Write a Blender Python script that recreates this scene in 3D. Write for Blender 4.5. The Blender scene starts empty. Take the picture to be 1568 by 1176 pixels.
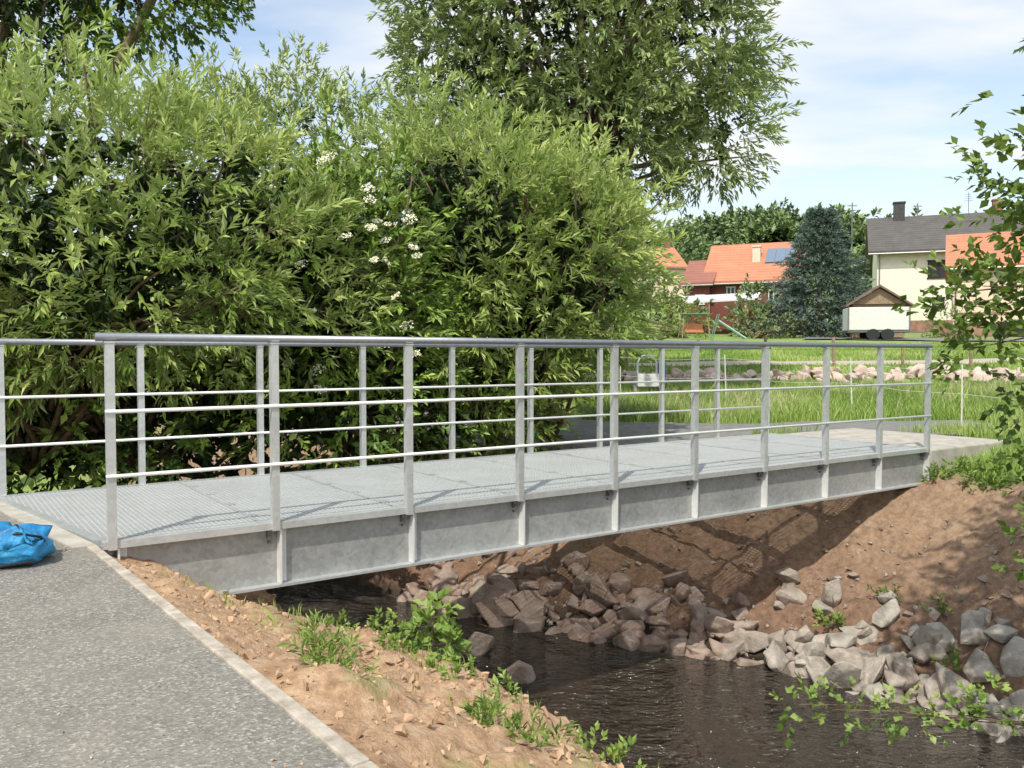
import bpy, bmesh, math, random
import numpy as np
from mathutils import Vector, Matrix
rng=np.random.default_rng(7); random.seed(7)
S=bpy.context.scene
# ---------------------------------------------------------------- helpers
def link(o,parent=None):
    S.collection.objects.link(o)
    if parent: o.parent=parent
    return o
def empty(name,loc=(0,0,0),rz=0):
    o=bpy.data.objects.new(name,None); o.location=loc; o.rotation_euler=(0,0,rz); o.empty_display_size=.2
    return link(o)
def mesh_np(name,V,F,mat,parent=None,smooth=False,attrs=None,fattrs=None):
    V=np.asarray(V,dtype=np.float32); F=np.asarray(F,dtype=np.int32)
    m=bpy.data.meshes.new(name); k=F.shape[1]
    m.vertices.add(len(V)); m.vertices.foreach_set('co',V.ravel())
    m.loops.add(F.size); m.loops.foreach_set('vertex_index',F.ravel())
    m.polygons.add(len(F)); m.polygons.foreach_set('loop_start',np.arange(0,F.size,k,dtype=np.int32))
    m.polygons.foreach_set('loop_total',np.full(len(F),k,dtype=np.int32))
    m.polygons.foreach_set('use_smooth',np.full(len(F),smooth))
    m.update(calc_edges=True)
    for n,a in (attrs or {}).items():
        at=m.attributes.new(n,'FLOAT','POINT'); at.data.foreach_set('value',np.asarray(a,dtype=np.float32))
    for n,a in (fattrs or {}).items():
        at=m.attributes.new(n,'FLOAT','FACE'); at.data.foreach_set('value',np.asarray(a,dtype=np.float32))
    m.materials.append(mat)
    return link(bpy.data.objects.new(name,m),parent)
class MB:
    def __init__(s): s.V=[]; s.F=[]
    def box(s,c,d,M=None,skew=None):
        n=len(s.V)
        for x in(-.5,.5):
            for y in(-.5,.5):
                for z in(-.5,.5):
                    p=Vector((c[0]+x*d[0],c[1]+y*d[1],c[2]+z*d[2]))
                    if M is not None: p=M@p
                    s.V.append(tuple(p))
        for f in((0,1,3,2),(4,6,7,5),(0,4,5,1),(2,3,7,6),(0,2,6,4),(1,5,7,3)): s.F.append(tuple(n+i for i in f))
        return s
    def tube(s,pts,rs,n=8):
        pts=[Vector(p) for p in pts]; b=len(s.V); L=len(pts)
        for i,p in enumerate(pts):
            d=(pts[min(i+1,L-1)]-pts[max(i-1,0)]).normalized()
            a=d.orthogonal().normalized() if abs(d.z)<.99 else Vector((1,0,0))
            if abs(d.z)<.99: a=d.cross(Vector((0,0,1))).normalized()
            c=d.cross(a)
            r=rs[i] if hasattr(rs,'__len__') else rs
            for k in range(n):
                t=2*math.pi*k/n; s.V.append(tuple(p+a*math.cos(t)*r+c*math.sin(t)*r))
        for i in range(L-1):
            for k in range(n):
                s.F.append((b+i*n+k,b+i*n+(k+1)%n,b+(i+1)*n+(k+1)%n,b+(i+1)*n+k))
        s.F.append(tuple(b+k for k in range(n))[::-1]); s.F.append(tuple(b+(L-1)*n+k for k in range(n)))
        return s
    def poly(s,pts,faces):
        n=len(s.V); s.V+= [tuple(p) for p in pts]; s.F+=[tuple(n+i for i in f) for f in faces]; return s
    def obj(s,name,mat,parent=None,smooth=False,bevel=0):
        m=bpy.data.meshes.new(name); m.from_pydata(s.V,[],s.F); m.materials.append(mat)
        for p in m.polygons: p.use_smooth=smooth
        bm=bmesh.new(); bm.from_mesh(m); bmesh.ops.recalc_face_normals(bm,faces=bm.faces); bm.to_mesh(m); bm.free()
        o=link(bpy.data.objects.new(name,m),parent)
        if bevel:
            b=o.modifiers.new('b','BEVEL'); b.width=bevel; b.segments=2; b.limit_method='ANGLE'
        return o
TAB=rng.random((256,256))
def vnoise(x,y):
    xi=np.floor(x).astype(int); yi=np.floor(y).astype(int); fx=x-xi; fy=y-yi
    fx=fx*fx*(3-2*fx); fy=fy*fy*(3-2*fy)
    a=TAB[xi&255,yi&255]; b=TAB[(xi+1)&255,yi&255]; c=TAB[xi&255,(yi+1)&255]; d=TAB[(xi+1)&255,(yi+1)&255]
    return (a*(1-fx)+b*fx)*(1-fy)+(c*(1-fx)+d*fx)*fy-.5
def fbm(x,y,o=4):
    r=0;a=1
    for i in range(o): r=r+a*vnoise(x*2**i+13.7*i,y*2**i+7.1*i); a*=.5
    return r
def norm(v): return v/np.maximum(np.linalg.norm(v,axis=-1,keepdims=True),1e-9)
# ---------------------------------------------------------------- materials
def newmat(name):
    m=bpy.data.materials.new(name); m.use_nodes=True; nt=m.node_tree; b=nt.nodes['Principled BSDF']; return m,nt,b
def ramp(nt,fac,stops):
    r=nt.nodes.new('ShaderNodeValToRGB'); e=r.color_ramp.elements
    while len(e)<len(stops): e.new(.5)
    for i,(p,c) in enumerate(stops): e[i].position=p; e[i].color=(*c,1)
    nt.links.new(fac,r.inputs[0]); return r.outputs[0]
def noise(nt,scale,detail=5,rough=.6,vec=None,coord='Object'):
    n=nt.nodes.new('ShaderNodeTexNoise'); n.inputs['Scale'].default_value=scale; n.inputs['Detail'].default_value=detail; n.inputs['Roughness'].default_value=rough
    if vec is None:
        tc=nt.nodes.new('ShaderNodeTexCoord'); vec=tc.outputs[coord]
    nt.links.new(vec,n.inputs['Vector']); return n.outputs['Fac']
def bump(nt,b,h,strength=.5,dist=.01):
    n=nt.nodes.new('ShaderNodeBump'); n.inputs['Strength'].default_value=strength; n.inputs['Distance'].default_value=dist
    nt.links.new(h,n.inputs['Height']); nt.links.new(n.outputs[0],b.inputs['Normal'])
def mixc(nt,f,a,b,mode='MIX'):
    n=nt.nodes.new('ShaderNodeMix'); n.data_type='RGBA'; n.blend_type=mode
    for i,v in((0,f),(6,a),(7,b)):
        if isinstance(v,(int,float)): n.inputs[i].default_value=v
        elif isinstance(v,tuple): n.inputs[i].default_value=(*v,1)
        else: nt.links.new(v,n.inputs[i])
    return n.outputs[2]
def math_n(nt,op,a,b=0,clamp=False):
    n=nt.nodes.new('ShaderNodeMath'); n.operation=op; n.use_clamp=clamp
    for i,v in((0,a),(1,b)):
        if isinstance(v,(int,float)): n.inputs[i].default_value=v
        else: nt.links.new(v,n.inputs[i])
    return n.outputs[0]
def attr(nt,name):
    n=nt.nodes.new('ShaderNodeAttribute'); n.attribute_name=name; return n.outputs['Fac']
def simple(name,c1,c2=None,scale=8,rough=.8,metal=0,bs=.3,bd=.01,bscale=None,detail=6,lo=.35,hi=.65):
    m,nt,b=newmat(name); c2=c2 or tuple(x*.75 for x in c1)
    f=noise(nt,scale,detail); nt.links.new(ramp(nt,f,[(lo,c2),(hi,c1)]),b.inputs['Base Color'])
    b.inputs['Roughness'].default_value=rough; b.inputs['Metallic'].default_value=metal
    if bs: bump(nt,b,noise(nt,bscale or scale*4,6),bs,bd)
    return m
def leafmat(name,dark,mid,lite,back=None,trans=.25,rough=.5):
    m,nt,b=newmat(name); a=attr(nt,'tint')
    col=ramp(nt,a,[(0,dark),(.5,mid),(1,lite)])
    if back:
        g=nt.nodes.new('ShaderNodeNewGeometry'); col=mixc(nt,math_n(nt,'MULTIPLY',g.outputs['Backfacing'],.5),col,back)
    nt.links.new(col,b.inputs['Base Color']); b.inputs['Roughness'].default_value=rough; b.inputs['Specular IOR Level'].default_value=.35
    if trans:
        t=nt.nodes.new('ShaderNodeBsdfTranslucent'); nt.links.new(mixc(nt,.4,col,(.38,.48,.04),'MIX'),t.inputs[0])
        mx=nt.nodes.new('ShaderNodeMixShader'); mx.inputs[0].default_value=trans
        nt.links.new(b.outputs[0],mx.inputs[1]); nt.links.new(t.outputs[0],mx.inputs[2])
        nt.links.new(mx.outputs[0],nt.nodes['Material Output'].inputs[0])
    return m
M_willow=leafmat('willow_leaf',(.12,.20,.035),(.30,.41,.09),(.60,.68,.25),(.52,.58,.32),.32)
M_willow_far=leafmat('willow_leaf_far',(.18,.26,.08),(.36,.45,.16),(.54,.6,.3),(.48,.54,.32),0)
M_tall=leafmat('tall_willow_leaf',(.13,.19,.06),(.28,.36,.12),(.48,.55,.24),(.44,.49,.3),.15)
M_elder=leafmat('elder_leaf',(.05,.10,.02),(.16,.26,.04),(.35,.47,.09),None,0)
M_dark=leafmat('inner_shade_leaf',(.012,.025,.006),(.03,.055,.012),(.07,.12,.025),None,0)  # near-black leaf colour carries the shade inside the crowns
M_alder=leafmat('alder_leaf',(.05,.10,.02),(.13,.21,.035),(.24,.34,.08))
M_weed=leafmat('weed_leaf',(.07,.13,.02),(.17,.27,.05),(.3,.4,.1),None,.2)
M_forest=leafmat('forest_leaf',(.07,.11,.045),(.14,.2,.075),(.23,.31,.12),None,0)
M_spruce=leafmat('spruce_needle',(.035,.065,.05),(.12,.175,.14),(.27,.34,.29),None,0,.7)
M_shrub=leafmat('shrub_leaf',(.08,.11,.04),(.19,.22,.09),(.3,.34,.14),None,0)
M_grass=leafmat('grass_blade',(.13,.22,.04),(.26,.38,.08),(.46,.52,.2),None,0)
M_straw=leafmat('grass_seedhead',(.3,.28,.14),(.44,.42,.22),(.58,.55,.33),None,0)
M_flower=simple('elder_flower',(.9,.88,.7),(.78,.76,.52),40,.9,bs=0)
M_bark=simple('bark',(.24,.175,.11),(.11,.08,.05),14,.9,bs=.8,bd=.02)
def galv(name,c,metal=.55,rough=.45,var=.75):
    m,nt,b=newmat(name)
    v=nt.nodes.new('ShaderNodeTexVoronoi'); v.inputs['Scale'].default_value=35
    tc=nt.nodes.new('ShaderNodeTexCoord'); nt.links.new(tc.outputs['Object'],v.inputs['Vector'])
    sp=nt.nodes.new('ShaderNodeSeparateColor'); nt.links.new(v.outputs['Color'],sp.inputs[0])
    n=noise(nt,2.2,6,.65); f=math_n(nt,'ADD',math_n(nt,'MULTIPLY',sp.outputs[0],.22),math_n(nt,'MULTIPLY',n,.9))
    nt.links.new(ramp(nt,f,[(.3,tuple(x*var for x in c)),(.75,c)]),b.inputs['Base Color'])
    b.inputs['Metallic'].default_value=metal; b.inputs['Roughness'].default_value=rough
    bump(nt,b,noise(nt,60,3),.15,.003); return m
M_galv=galv('galvanised_steel',(.64,.66,.65))
M_web=galv('beam_web_steel',(.42,.43,.42),.3,.5,.6)
M_stiff=galv('stiffener_steel',(.78,.79,.77),.2,.5,.85)
M_rail=galv('handrail_steel',(.34,.36,.39),.7,.4)
M_grate=galv('grating_steel',(.64,.66,.65),.25,.5,.85)
M_bolt=simple('bolt_steel',(.3,.3,.3),(.15,.15,.15),50,.4,.8)
M_conc=simple('concrete',(.50,.47,.41),(.35,.32,.27),5,.9,bs=.4,bd=.01,bscale=60)
M_kerb=simple('kerb_concrete',(.54,.48,.40),(.31,.27,.21),12,.9,bs=.6,bd=.008,bscale=80)
M_asph,nt,b=newmat('asphalt')
v=nt.nodes.new('ShaderNodeTexVoronoi'); v.inputs['Scale'].default_value=120
tc=nt.nodes.new('ShaderNodeTexCoord'); nt.links.new(tc.outputs['Object'],v.inputs['Vector'])
sp=nt.nodes.new('ShaderNodeSeparateColor'); nt.links.new(v.outputs['Color'],sp.inputs[0])
c=ramp(nt,sp.outputs[0],[(0,(.12,.115,.10)),(.55,(.20,.193,.172)),(.85,(.27,.255,.225)),(1,(.46,.42,.36))])
c=mixc(nt,math_n(nt,'MULTIPLY',ramp(nt,noise(nt,1.1,6,.7),[(.42,(0,0,0)),(.7,(1,1,1))]),.55),c,(.31,.275,.22))
c=mixc(nt,math_n(nt,'MULTIPLY',ramp(nt,noise(nt,5,4,.6),[(.5,(0,0,0)),(.8,(1,1,1))]),.5),c,(.13,.125,.113))
nt.links.new(c,b.inputs['Base Color']); b.inputs['Roughness'].default_value=.85
bump(nt,b,v.outputs['Distance'],.5,.004)
M_ground,nt,b=newmat('ground_mix')
n1=noise(nt,1.1,7,.65); n2=noise(nt,14,6,.7); n3=noise(nt,.12,4)
soil=ramp(nt,n2,[(.3,(.30,.175,.095)),(.5,(.53,.34,.20)),(.7,(.68,.5,.33))])
red=ramp(nt,n2,[(.3,(.11,.062,.04)),(.5,(.21,.125,.082)),(.72,(.31,.205,.14))])
redu=ramp(nt,n2,[(.3,(.19,.12,.075)),(.5,(.35,.235,.15)),(.72,(.48,.35,.24))])
g=nt.nodes.new('ShaderNodeNewGeometry'); sx=nt.nodes.new('ShaderNodeSeparateXYZ'); nt.links.new(g.outputs['Position'],sx.inputs[0])
upf=nt.nodes.new('ShaderNodeMapRange'); upf.inputs[1].default_value=-1.3; upf.inputs[2].default_value=-.6; nt.links.new(math_n(nt,'ADD',sx.outputs['Z'],math_n(nt,'MULTIPLY',n1,.5)),upf.inputs[0])
red=mixc(nt,math_n(nt,'MULTIPLY',upf.outputs[0],.8),red,redu)
sc=mixc(nt,attr(nt,'red'),soil,red)
sc=mixc(nt,math_n(nt,'MULTIPLY',ramp(nt,n1,[(.42,(0,0,0)),(.65,(1,1,1))]),.35),sc,(.24,.15,.09))
wet=nt.nodes.new('ShaderNodeMapRange'); wet.inputs[1].default_value=-1.65; wet.inputs[2].default_value=-1.87; nt.links.new(sx.outputs['Z'],wet.inputs[0])
sc=mixc(nt,wet.outputs[0],sc,(.05,.035,.022))
gr=ramp(nt,n1,[(.3,(.13,.22,.04)),(.5,(.22,.33,.07)),(.7,(.33,.39,.13))])
gr=mixc(nt,math_n(nt,'MULTIPLY',ramp(nt,n2,[(.4,(0,0,0)),(.7,(1,1,1))]),.5),gr,(.15,.24,.055))
gr=mixc(nt,ramp(nt,n3,[(.4,(0,0,0)),(.7,(.5,.5,.5))]),gr,(.3,.33,.14))
nt.links.new(mixc(nt,attr(nt,'grass'),sc,gr),b.inputs['Base Color']); b.inputs['Roughness'].default_value=.95
bump(nt,b,noise(nt,35,6,.7),.9,.025)
M_rock,nt,b=newmat('rock')
n2=noise(nt,6,7,.65)
c=mixc(nt,attr(nt,'tint'),ramp(nt,n2,[(.3,(.22,.145,.11)),(.55,(.38,.275,.22)),(.75,(.52,.42,.35))]),ramp(nt,n2,[(.3,(.27,.245,.205)),(.55,(.45,.415,.355)),(.75,(.62,.58,.51))]))
nt.links.new(c,b.inputs['Base Color']); b.inputs['Roughness'].default_value=.9; bump(nt,b,noise(nt,18,7,.7),.9,.03)
M_clod=simple('soil_clod',(.6,.42,.27),(.36,.23,.14),9,.95,bs=.6,bscale=40)
M_pink=simple('sandstone_boulder',(.62,.51,.44),(.44,.33,.27),5,.9,bs=.6,bd=.02)
M_water,nt,b=newmat('river_water')
tc=nt.nodes.new('ShaderNodeTexCoord'); mp=nt.nodes.new('ShaderNodeMapping'); mp.inputs['Rotation'].default_value=(0,0,math.radians(37)); mp.inputs['Scale'].default_value=(1.0,1.9,1)
nt.links.new(tc.outputs['Object'],mp.inputs[0])
w1=noise(nt,3.4,3,.55,mp.outputs[0]); w2=noise(nt,13,3,.5,mp.outputs[0])
amp=ramp(nt,noise(nt,.9,2,.5),[(.35,(.35,.35,.35)),(.6,(1,1,1))])
h=math_n(nt,'MULTIPLY',math_n(nt,'ADD',w1,math_n(nt,'MULTIPLY',w2,.3)),amp)
b.inputs['Base Color'].default_value=(.035,.026,.016,1); b.inputs['Roughness'].default_value=.08; b.inputs['IOR'].default_value=1.5
bump(nt,b,h,1.0,.42)
# ---------------------------------------------------------------- terrain
def river(x,y):
    t=.8*x-.6*y; q=.6*x+.8*y
    T=[-14,-10,-6.97,-4.83,-1.61,.78,4,60]
    qK=np.interp(t,T,[3.2,3.0,2.71,2.42,1.50,.88,.5,.5])
    qC=np.interp(t,[-14,-8,-4.26,-3.55,-2.09,-1.2,2,60],[4.5,4.2,3.5,3.5,3.33,3.05,2.7,2.7])
    qN=qC+np.interp(t,[-5,-3,0],[.95,1.0,1.1])
    qF=np.interp(t,[-14,-10,-6.26,-4.6,-2.98,-.78,2,60],[7.2,7.3,7.55,7.75,8.15,7.7,7.3,7.3])
    qT=np.interp(t,[-14,-8,-5,-2.1,-1.02,2,60],[9.6,9.8,10.5,10.75,9.9,9.4,9.4])
    return t,q,qK,qC,qN,qF,qT
def H(x,y,detail=True):
    x=np.asarray(x,float); y=np.asarray(y,float)
    t,q,qK,qC,qN,qF,qT=river(x,y)
    zC=np.interp(t,[-6,-4.3,-2,2],[-.62,-.56,-.68,-.75])
    z=np.zeros_like(x)
    def seg(q0,z0,q1,z1,p=1.):
        f=np.clip((q-q0)/(q1-q0),0,1)**p; return z0+(z1-z0)*f
    z=np.where(q>qK,seg(qK,-.03,qC,zC,1.1),-.012)
    z=np.where(q>qC,seg(qC,zC,qN,-1.98,.9),z)
    mid=(qN+qF)/2
    z=np.where(q>qN,seg(qN,-1.98,mid,-2.35),z); z=np.where(q>mid,seg(mid,-2.35,qF,-1.95),z)
    z=np.where(q>qF,seg(qF,-1.95,qT,-.36,.85),z)
    z=np.where(q>qT,seg(qT,-.36,qT+2.3,-.05,.8),z)
    rise=np.interp(y,[13.8,19.6,20.5,30,42,60,100,160,400,900],[0,.33,.72,1.3,1.9,2.75,8,18,32,34])
    z=z+rise*np.clip((q-qT-1)/3,0,1)
    if detail:
        s=np.clip((q-qK-.02)/.25,0,1)*np.clip((qT+.8-q)/.6,0,1)
        z=z+s*(.14*fbm(x*1.7,y*1.7,3)+.085*fbm(x*7,y*7,4)+.03*fbm(x*30+5,y*30,2))
        g=np.clip((q-qT)/2,0,1); z=z+g*(.05*fbm(x*.8,y*.8,3)+np.clip((y-60)/60,0,1)*4*fbm(x*.02,y*.02,3))
    return z
def axis(a,b,lo,hi,st,g=1.13):
    m=list(np.arange(lo,hi,st)); s=st; v=hi
    while v<b: m.append(v); s*=g; v+=s
    m.append(b); s=st; v=lo-st; L=[]
    while v>a: L.append(v); s*=g; v-=s
    L.append(a); return np.array(L[::-1]+m)
xs=axis(-700,700,-6,9,.045); ys=axis(-60,900,1.2,13,.045,1.08)
X,Y=np.meshgrid(xs,ys); Z=H(X,Y)
t,q,qK,qC,qN,qF,qT=river(X,Y)
soil=np.clip((q-qK+.3)/.15,0,1)*np.clip((qT+.75+.8*fbm(X*1.5,Y*1.5,3)-q)/.4,0,1)
soil=soil*np.clip((X+9)/3,0,1)
grass=1-soil
nearpatch=np.clip((fbm(X*1.6+4,Y*1.6,4)-.2)*5,0,.4)*(q<qN)*(q>qK+.3)
grass=np.maximum(grass,nearpatch)
red=np.clip((q-6)/1,0,1)*.95
ny,nx=X.shape; idx=np.arange(nx*ny).reshape(ny,nx)
F=np.stack([idx[:-1,:-1],idx[:-1,1:],idx[1:,1:],idx[1:,:-1]],-1).reshape(-1,4)
mesh_np('ground',np.stack([X,Y,Z],-1).reshape(-1,3),F,M_ground,None,True,{'grass':grass.ravel(),'red':red.ravel()})
WP=[]
for tt in np.linspace(-30,25,23):
    for qq in (2.9,10.2): WP.append((.8*tt+.6*qq,-.6*tt+.8*qq,-1.9))
WF=[(2*i,2*i+1,2*i+3,2*i+2) for i in range(22)]
mesh_np('river_water',WP,WF,M_water)
# ---------------------------------------------------------------- path near side
KP=[(-2.44,4.82),(-.42,2.21),(1.12,.24),(2.8,-1.9)]
pa=[(2.82,-1.9),(1.14,.24),(-.40,2.21),(-2.44,4.83),(-3.98,6.36),(-6.6,8.9),(-14,7),(-12,-4)]
P=MB(); P.poly([(x,y,-.004) for x,y in pa],[tuple(range(len(pa)))[::-1]]); P.obj('asphalt_path',M_asph)
def strip(name,pts,w,zt,zb,mat,off=0,jit=0):
    mb=MB(); pts=[Vector((p[0],p[1],0)) for p in pts]
    for i in range(len(pts)-1):
        a,b_=pts[i],pts[i+1]; d=(b_-a); L=d.length; d.normalize(); nrm=Vector((d.y,-d.x,0)); n=max(1,round(L/1.0))
        for k in range(n):
            p=a+d*(L*k/n+.002); r=a+d*(L*(k+1)/n-.002); j=random.uniform(-jit,jit)
            z=zt+j
            c=[p+nrm*off,r+nrm*off,r+nrm*(off+w),p+nrm*(off+w)]
            mb.poly([(v.x,v.y,z) for v in c]+[(v.x,v.y,zb) for v in c],[(0,1,2,3),(7,6,5,4),(0,4,5,1),(1,5,6,2),(2,6,7,3),(3,7,4,0)])
    return mb.obj(name,mat,None,False,.005)
strip('kerb',KP,.052,.008,-.25,M_kerb,-.052,.002)
# ---------------------------------------------------------------- bridge
U=Vector((.822,.569,0)); RZ=math.atan2(.569,.822)
BR=empty('footbridge',(-2.36,4.95,0),RZ)
L=8.72; W=2.12
def s0(v): return -.05-.40*v/W
posts_n=[.967*i for i in range(10)]; posts_f=[-.4+1.005*i for i in range(10)]
beam=MB(); stf=MB(); fl=MB(); blt=MB()
for side,(v,sg,a,bb) in {'near':(-.0,-1,-.05,L+.02),'far':(W,1,-.45,L)}.items():
    beam.box(((a+bb)/2,v,-.215),(bb-a,.010,.36))
    fl.box(((a+bb)/2,v,-.403),(bb-a,.15,.016))
    fl.box(((a+bb)/2,v,-.026),(bb-a,.13,.014))
    fl.box(((a+bb)/2,v+sg*.068,-.012),(bb-a,.006,.045))
    for s in (posts_n if side=='near' else posts_f):
        s_=s+.035
        stf.box((s_,v+sg*.039,-.214),(.012,.068,.355))
        stf.box((s_+.03,v+sg*.0085,-.214),(.05,.006,.355))
        blt.box((s_-.05,v+sg*.02,-.07),(.05,.03,.05))
        blt.box((s_-.06,v+sg*.04,-.075),(.018,.02,.018)); blt.box((s_-.06,v+sg*.02,-.12),(.016,.02,.016))
beam.obj('beam_web',M_web,BR); fl.obj('beam_flanges',M_galv,BR); stf.obj('stiffeners',M_stiff,BR); blt.obj('bolted_brackets',M_bolt,BR)
cr=MB()
for i in range(9): cr.box((.5+i*.967,W/2,-.12),(.06,W-.05,.12))
cr.obj('cross_members',M_web,BR)
gt=MB(); n=0
sv=-.43
while sv<L:
    v0=.0 if sv>-.05 else (-.05-sv)*W/.40
    if v0<W-.05: gt.box((sv,(v0+W)/2,-.004),(.006,W-v0,.022))
    sv+=.0333
for k in range(48):
    v=.02+k*(W-.04)/47; gt.box(((s0(v)+L)/2,v,.0015),(L-s0(v),.007,.012))
gt.obj('deck_grating',M_grate,BR)
sm=MB()
for i in range(1,9): 
    s=i*.985-.1; sm.box((s,W/2,.003),(.016,W,.018)); 
    for v in (.3,.8,1.3,1.8): sm.box((s+.05,v,.008),(.05,.07,.008))
sm.box((L/2,-.035,.004),(L+.1,.06,.016)); sm.box((L/2-.2,W+.035,.004),(L+.45,.06,.016)); sm.box((L-.0,W/2,.005),(.05,W,.02))
sm.poly([(s0(0)-.03,0,.014),(s0(W)-.03,W,.014),(s0(W)+.03,W,.014),(s0(0)+.03,0,.014),(s0(0)-.03,0,-.03),(s0(W)-.03,W,-.03),(s0(W)+.03,W,-.03),(s0(0)+.03,0,-.03)],[(0,1,2,3),(4,5,6,7),(0,1,5,4),(2,3,7,6),(1,2,6,5),(0,3,7,4)])
sm.obj('deck_edging',M_galv,BR)
ps=MB(); br=MB(); tr=MB()
for (v,pp,ext) in ((-.06,posts_n,(-.07,.05)),(W+.06,posts_f,(-1.2,.05))):
    for s in pp:
        ps.box((s-.018,v,.56),(.008,.05,1.2)); ps.box((s+.006,v-.0225,.56),(.04,.006,1.2))
        ps.box((s+.006,v+.0225,.56),(.04,.006,1.2)); ps.box((s+.0,v,1.166),(.055,.06,.01))
    a=pp[0]+ext[0]; bb=pp[-1]+ext[1]
    for z in (.39,.765): br.tube([(a+.04,v-.03,z),(bb-.02,v-.03,z)],.0115,8)
    tr.tube([(a,v,1.195),(bb,v,1.195)],.025,14)
ps.obj('railing_posts',M_galv,BR); br.obj('railing_bars',M_stiff,BR,True); tr.obj('handrails',M_rail,BR,True)
ab=MB()
ab.box((L+.04+.95,W/2-.0,-.45),(1.9,W+.16,.88)); ab.obj('concrete_abutment',M_conc,None,False,.02)
o=bpy.data.objects['concrete_abutment']; o.location=(-2.36,4.95,0); o.rotation_euler=(0,0,RZ)
ab=MB()
ab.poly([(s0(0)-.16,-.1,-.006),(s0(W)-.16,W+.3,-.006),(s0(W)-.035,W+.3,-.006),(s0(0)-.035,-.1,-.006)]+[(s0(0)-.16,-.1,-.9),(s0(W)-.16,W+.3,-.9),(s0(W)-.035,W+.3,-.9),(s0(0)-.035,-.1,-.9)],[(0,1,2,3),(4,5,6,7),(0,1,5,4),(2,3,7,6),(1,2,6,5),(0,3,7,4)])
o=ab.obj('concrete_abutment',M_conc); o.location=(-2.36,4.95,.012); o.rotation_euler=(0,0,RZ)
M_sand=simple('sandy_gravel',(.5,.44,.35),(.36,.31,.24),20,.95,bs=.5,bscale=90)
# ---------------------------------------------------------------- draped strips
def drape(name,cen,w,mat,lift=.03,seg=40):
    cen=np.array(cen,float); d=np.r_[0,np.cumsum(np.linalg.norm(np.diff(cen,axis=0),axis=1))]
    s=np.linspace(0,d[-1],seg); c=np.stack([np.interp(s,d,cen[:,0]),np.interp(s,d,cen[:,1])],-1)
    tg=norm(np.gradient(c,axis=0)); nn=np.stack([tg[:,1],-tg[:,0]],-1)
    k=9; V=[];
    for j in range(k):
        p=c+nn*w*(j/(k-1)-.5); V.append(np.stack([p[:,0],p[:,1],H(p[:,0],p[:,1])+lift],-1))
    V=np.stack(V,1).reshape(-1,3); id=np.arange(seg*k).reshape(seg,k)
    F=np.stack([id[:-1,:-1],id[:-1,1:],id[1:,1:],id[1:,:-1]],-1).reshape(-1,4)
    return mesh_np(name,V,F,mat,None,True)
M_asph2=simple('asphalt_far',(.23,.225,.215),(.16,.16,.15),6,.9,bs=.2)
PC=[(7.6,13.0),(5.4,12.9),(3.4,12.6),(1.4,13.0),(-.6,14.3),(-3,16.6)]
drape('asphalt_path',PC,2.1,M_asph2,.04)
drape('village_road',[(15,43.5),(22,40.5),(34,36),(60,29)],4.0,M_asph2,.06)
drape('gravel_track',[(-4,23.4),(4,22.9),(12,23.6),(20,27),(30,36)],1.5,M_sand,.04)
# ---------------------------------------------------------------- rocks
def hulls(n,k=16,seed=1,flat=.7):
    r=np.random.default_rng(seed); out=[]
    for i in range(n):
        bm=bmesh.new(); pts=norm(r.normal(size=(k,3)))*r.uniform(.75,1.1,(k,1))*np.array([1,r.uniform(.65,.95),r.uniform(flat*.7,flat*1.1)])
        for p in pts: bm.verts.new(p)
        bm.verts.ensure_lookup_table(); res=bmesh.ops.convex_hull(bm,input=bm.verts)
        bmesh.ops.delete(bm,geom=[v for v in bm.verts if not v.link_faces],context='VERTS')
        if k>11: bmesh.ops.bevel(bm,geom=list(bm.edges),offset=.04,segments=1,affect='EDGES')
        bmesh.ops.triangulate(bm,faces=bm.faces[:]); bm.verts.index_update()
        out.append((np.array([v.co[:] for v in bm.verts]),np.array([[v.index for v in f.verts] for f in bm.faces]))); bm.free()
    return out
def scatter(name,vars_,pos,scl,mat,tint=None,seed=3,tilt=.5,parent=None,smooth=False):
    r=np.random.default_rng(seed); VV=[];FF=[];TT=[];n=0
    for i,p in enumerate(pos):
        V,F=vars_[r.integers(len(vars_))]
        R=np.array((Matrix.Rotation(r.uniform(0,6.28),3,'Z')@Matrix.Rotation(r.normal(0,tilt),3,'X')@Matrix.Rotation(r.normal(0,tilt),3,'Y')))
        VV.append(V@R.T*scl[i]+p); FF.append(F+n); n+=len(V); TT.append(np.full(len(V),tint[i] if tint is not None else 0))
    return mesh_np(name,np.concatenate(VV),np.concatenate(FF),mat,parent,smooth,{'tint':np.concatenate(TT)})
big=hulls(18,14,5); small=hulls(8,9,9)
def rt(t,q): return .8*t+.6*q,-.6*t+.8*q
N=430; tt=rng.uniform(-7.2,1.2,N); x_,y_=rt(tt,0*tt); _,_,_,_,_,qF,qT=river(x_,y_)
up=rng.beta(1.0,1.9,N); ext=np.interp(tt,[-7,-5,-3.6,-2.4,-1.2,1],[.95,1.2,.85,1.15,1.2,.9]); qq=qF-.2+up*ext
x_,y_=rt(tt,qq); sc=rng.gamma(4,.034,N)+.04; sc=np.clip(sc,.07,.29)*(1-.25*up)
pos=np.stack([x_,y_,H(x_,y_)+sc*.26],-1)
tint=np.clip((tt+3.9)/1.4,0.1,1)*.85+rng.uniform(-.25,.25,N)
scatter('riprap_rocks',big,pos,sc,M_rock,np.clip(tint,0,1),tilt=.55)
N=1100; tt=rng.uniform(-7.2,1.6,N); x_,y_=rt(tt,0*tt); _,_,_,_,_,qF,qT=river(x_,y_); qq=qF-.2+rng.random(N)**1.8*2.2; x_,y_=rt(tt,qq)
sc=rng.gamma(2,.012,N)+.012; scatter('bank_rubble',small,np.stack([x_,y_,H(x_,y_)+sc*.2],-1),sc,M_rock,rng.uniform(0,.7,N),seed=5)
pp=[rt(-4.6,6.2),rt(-5.4,6.6)]
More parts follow.
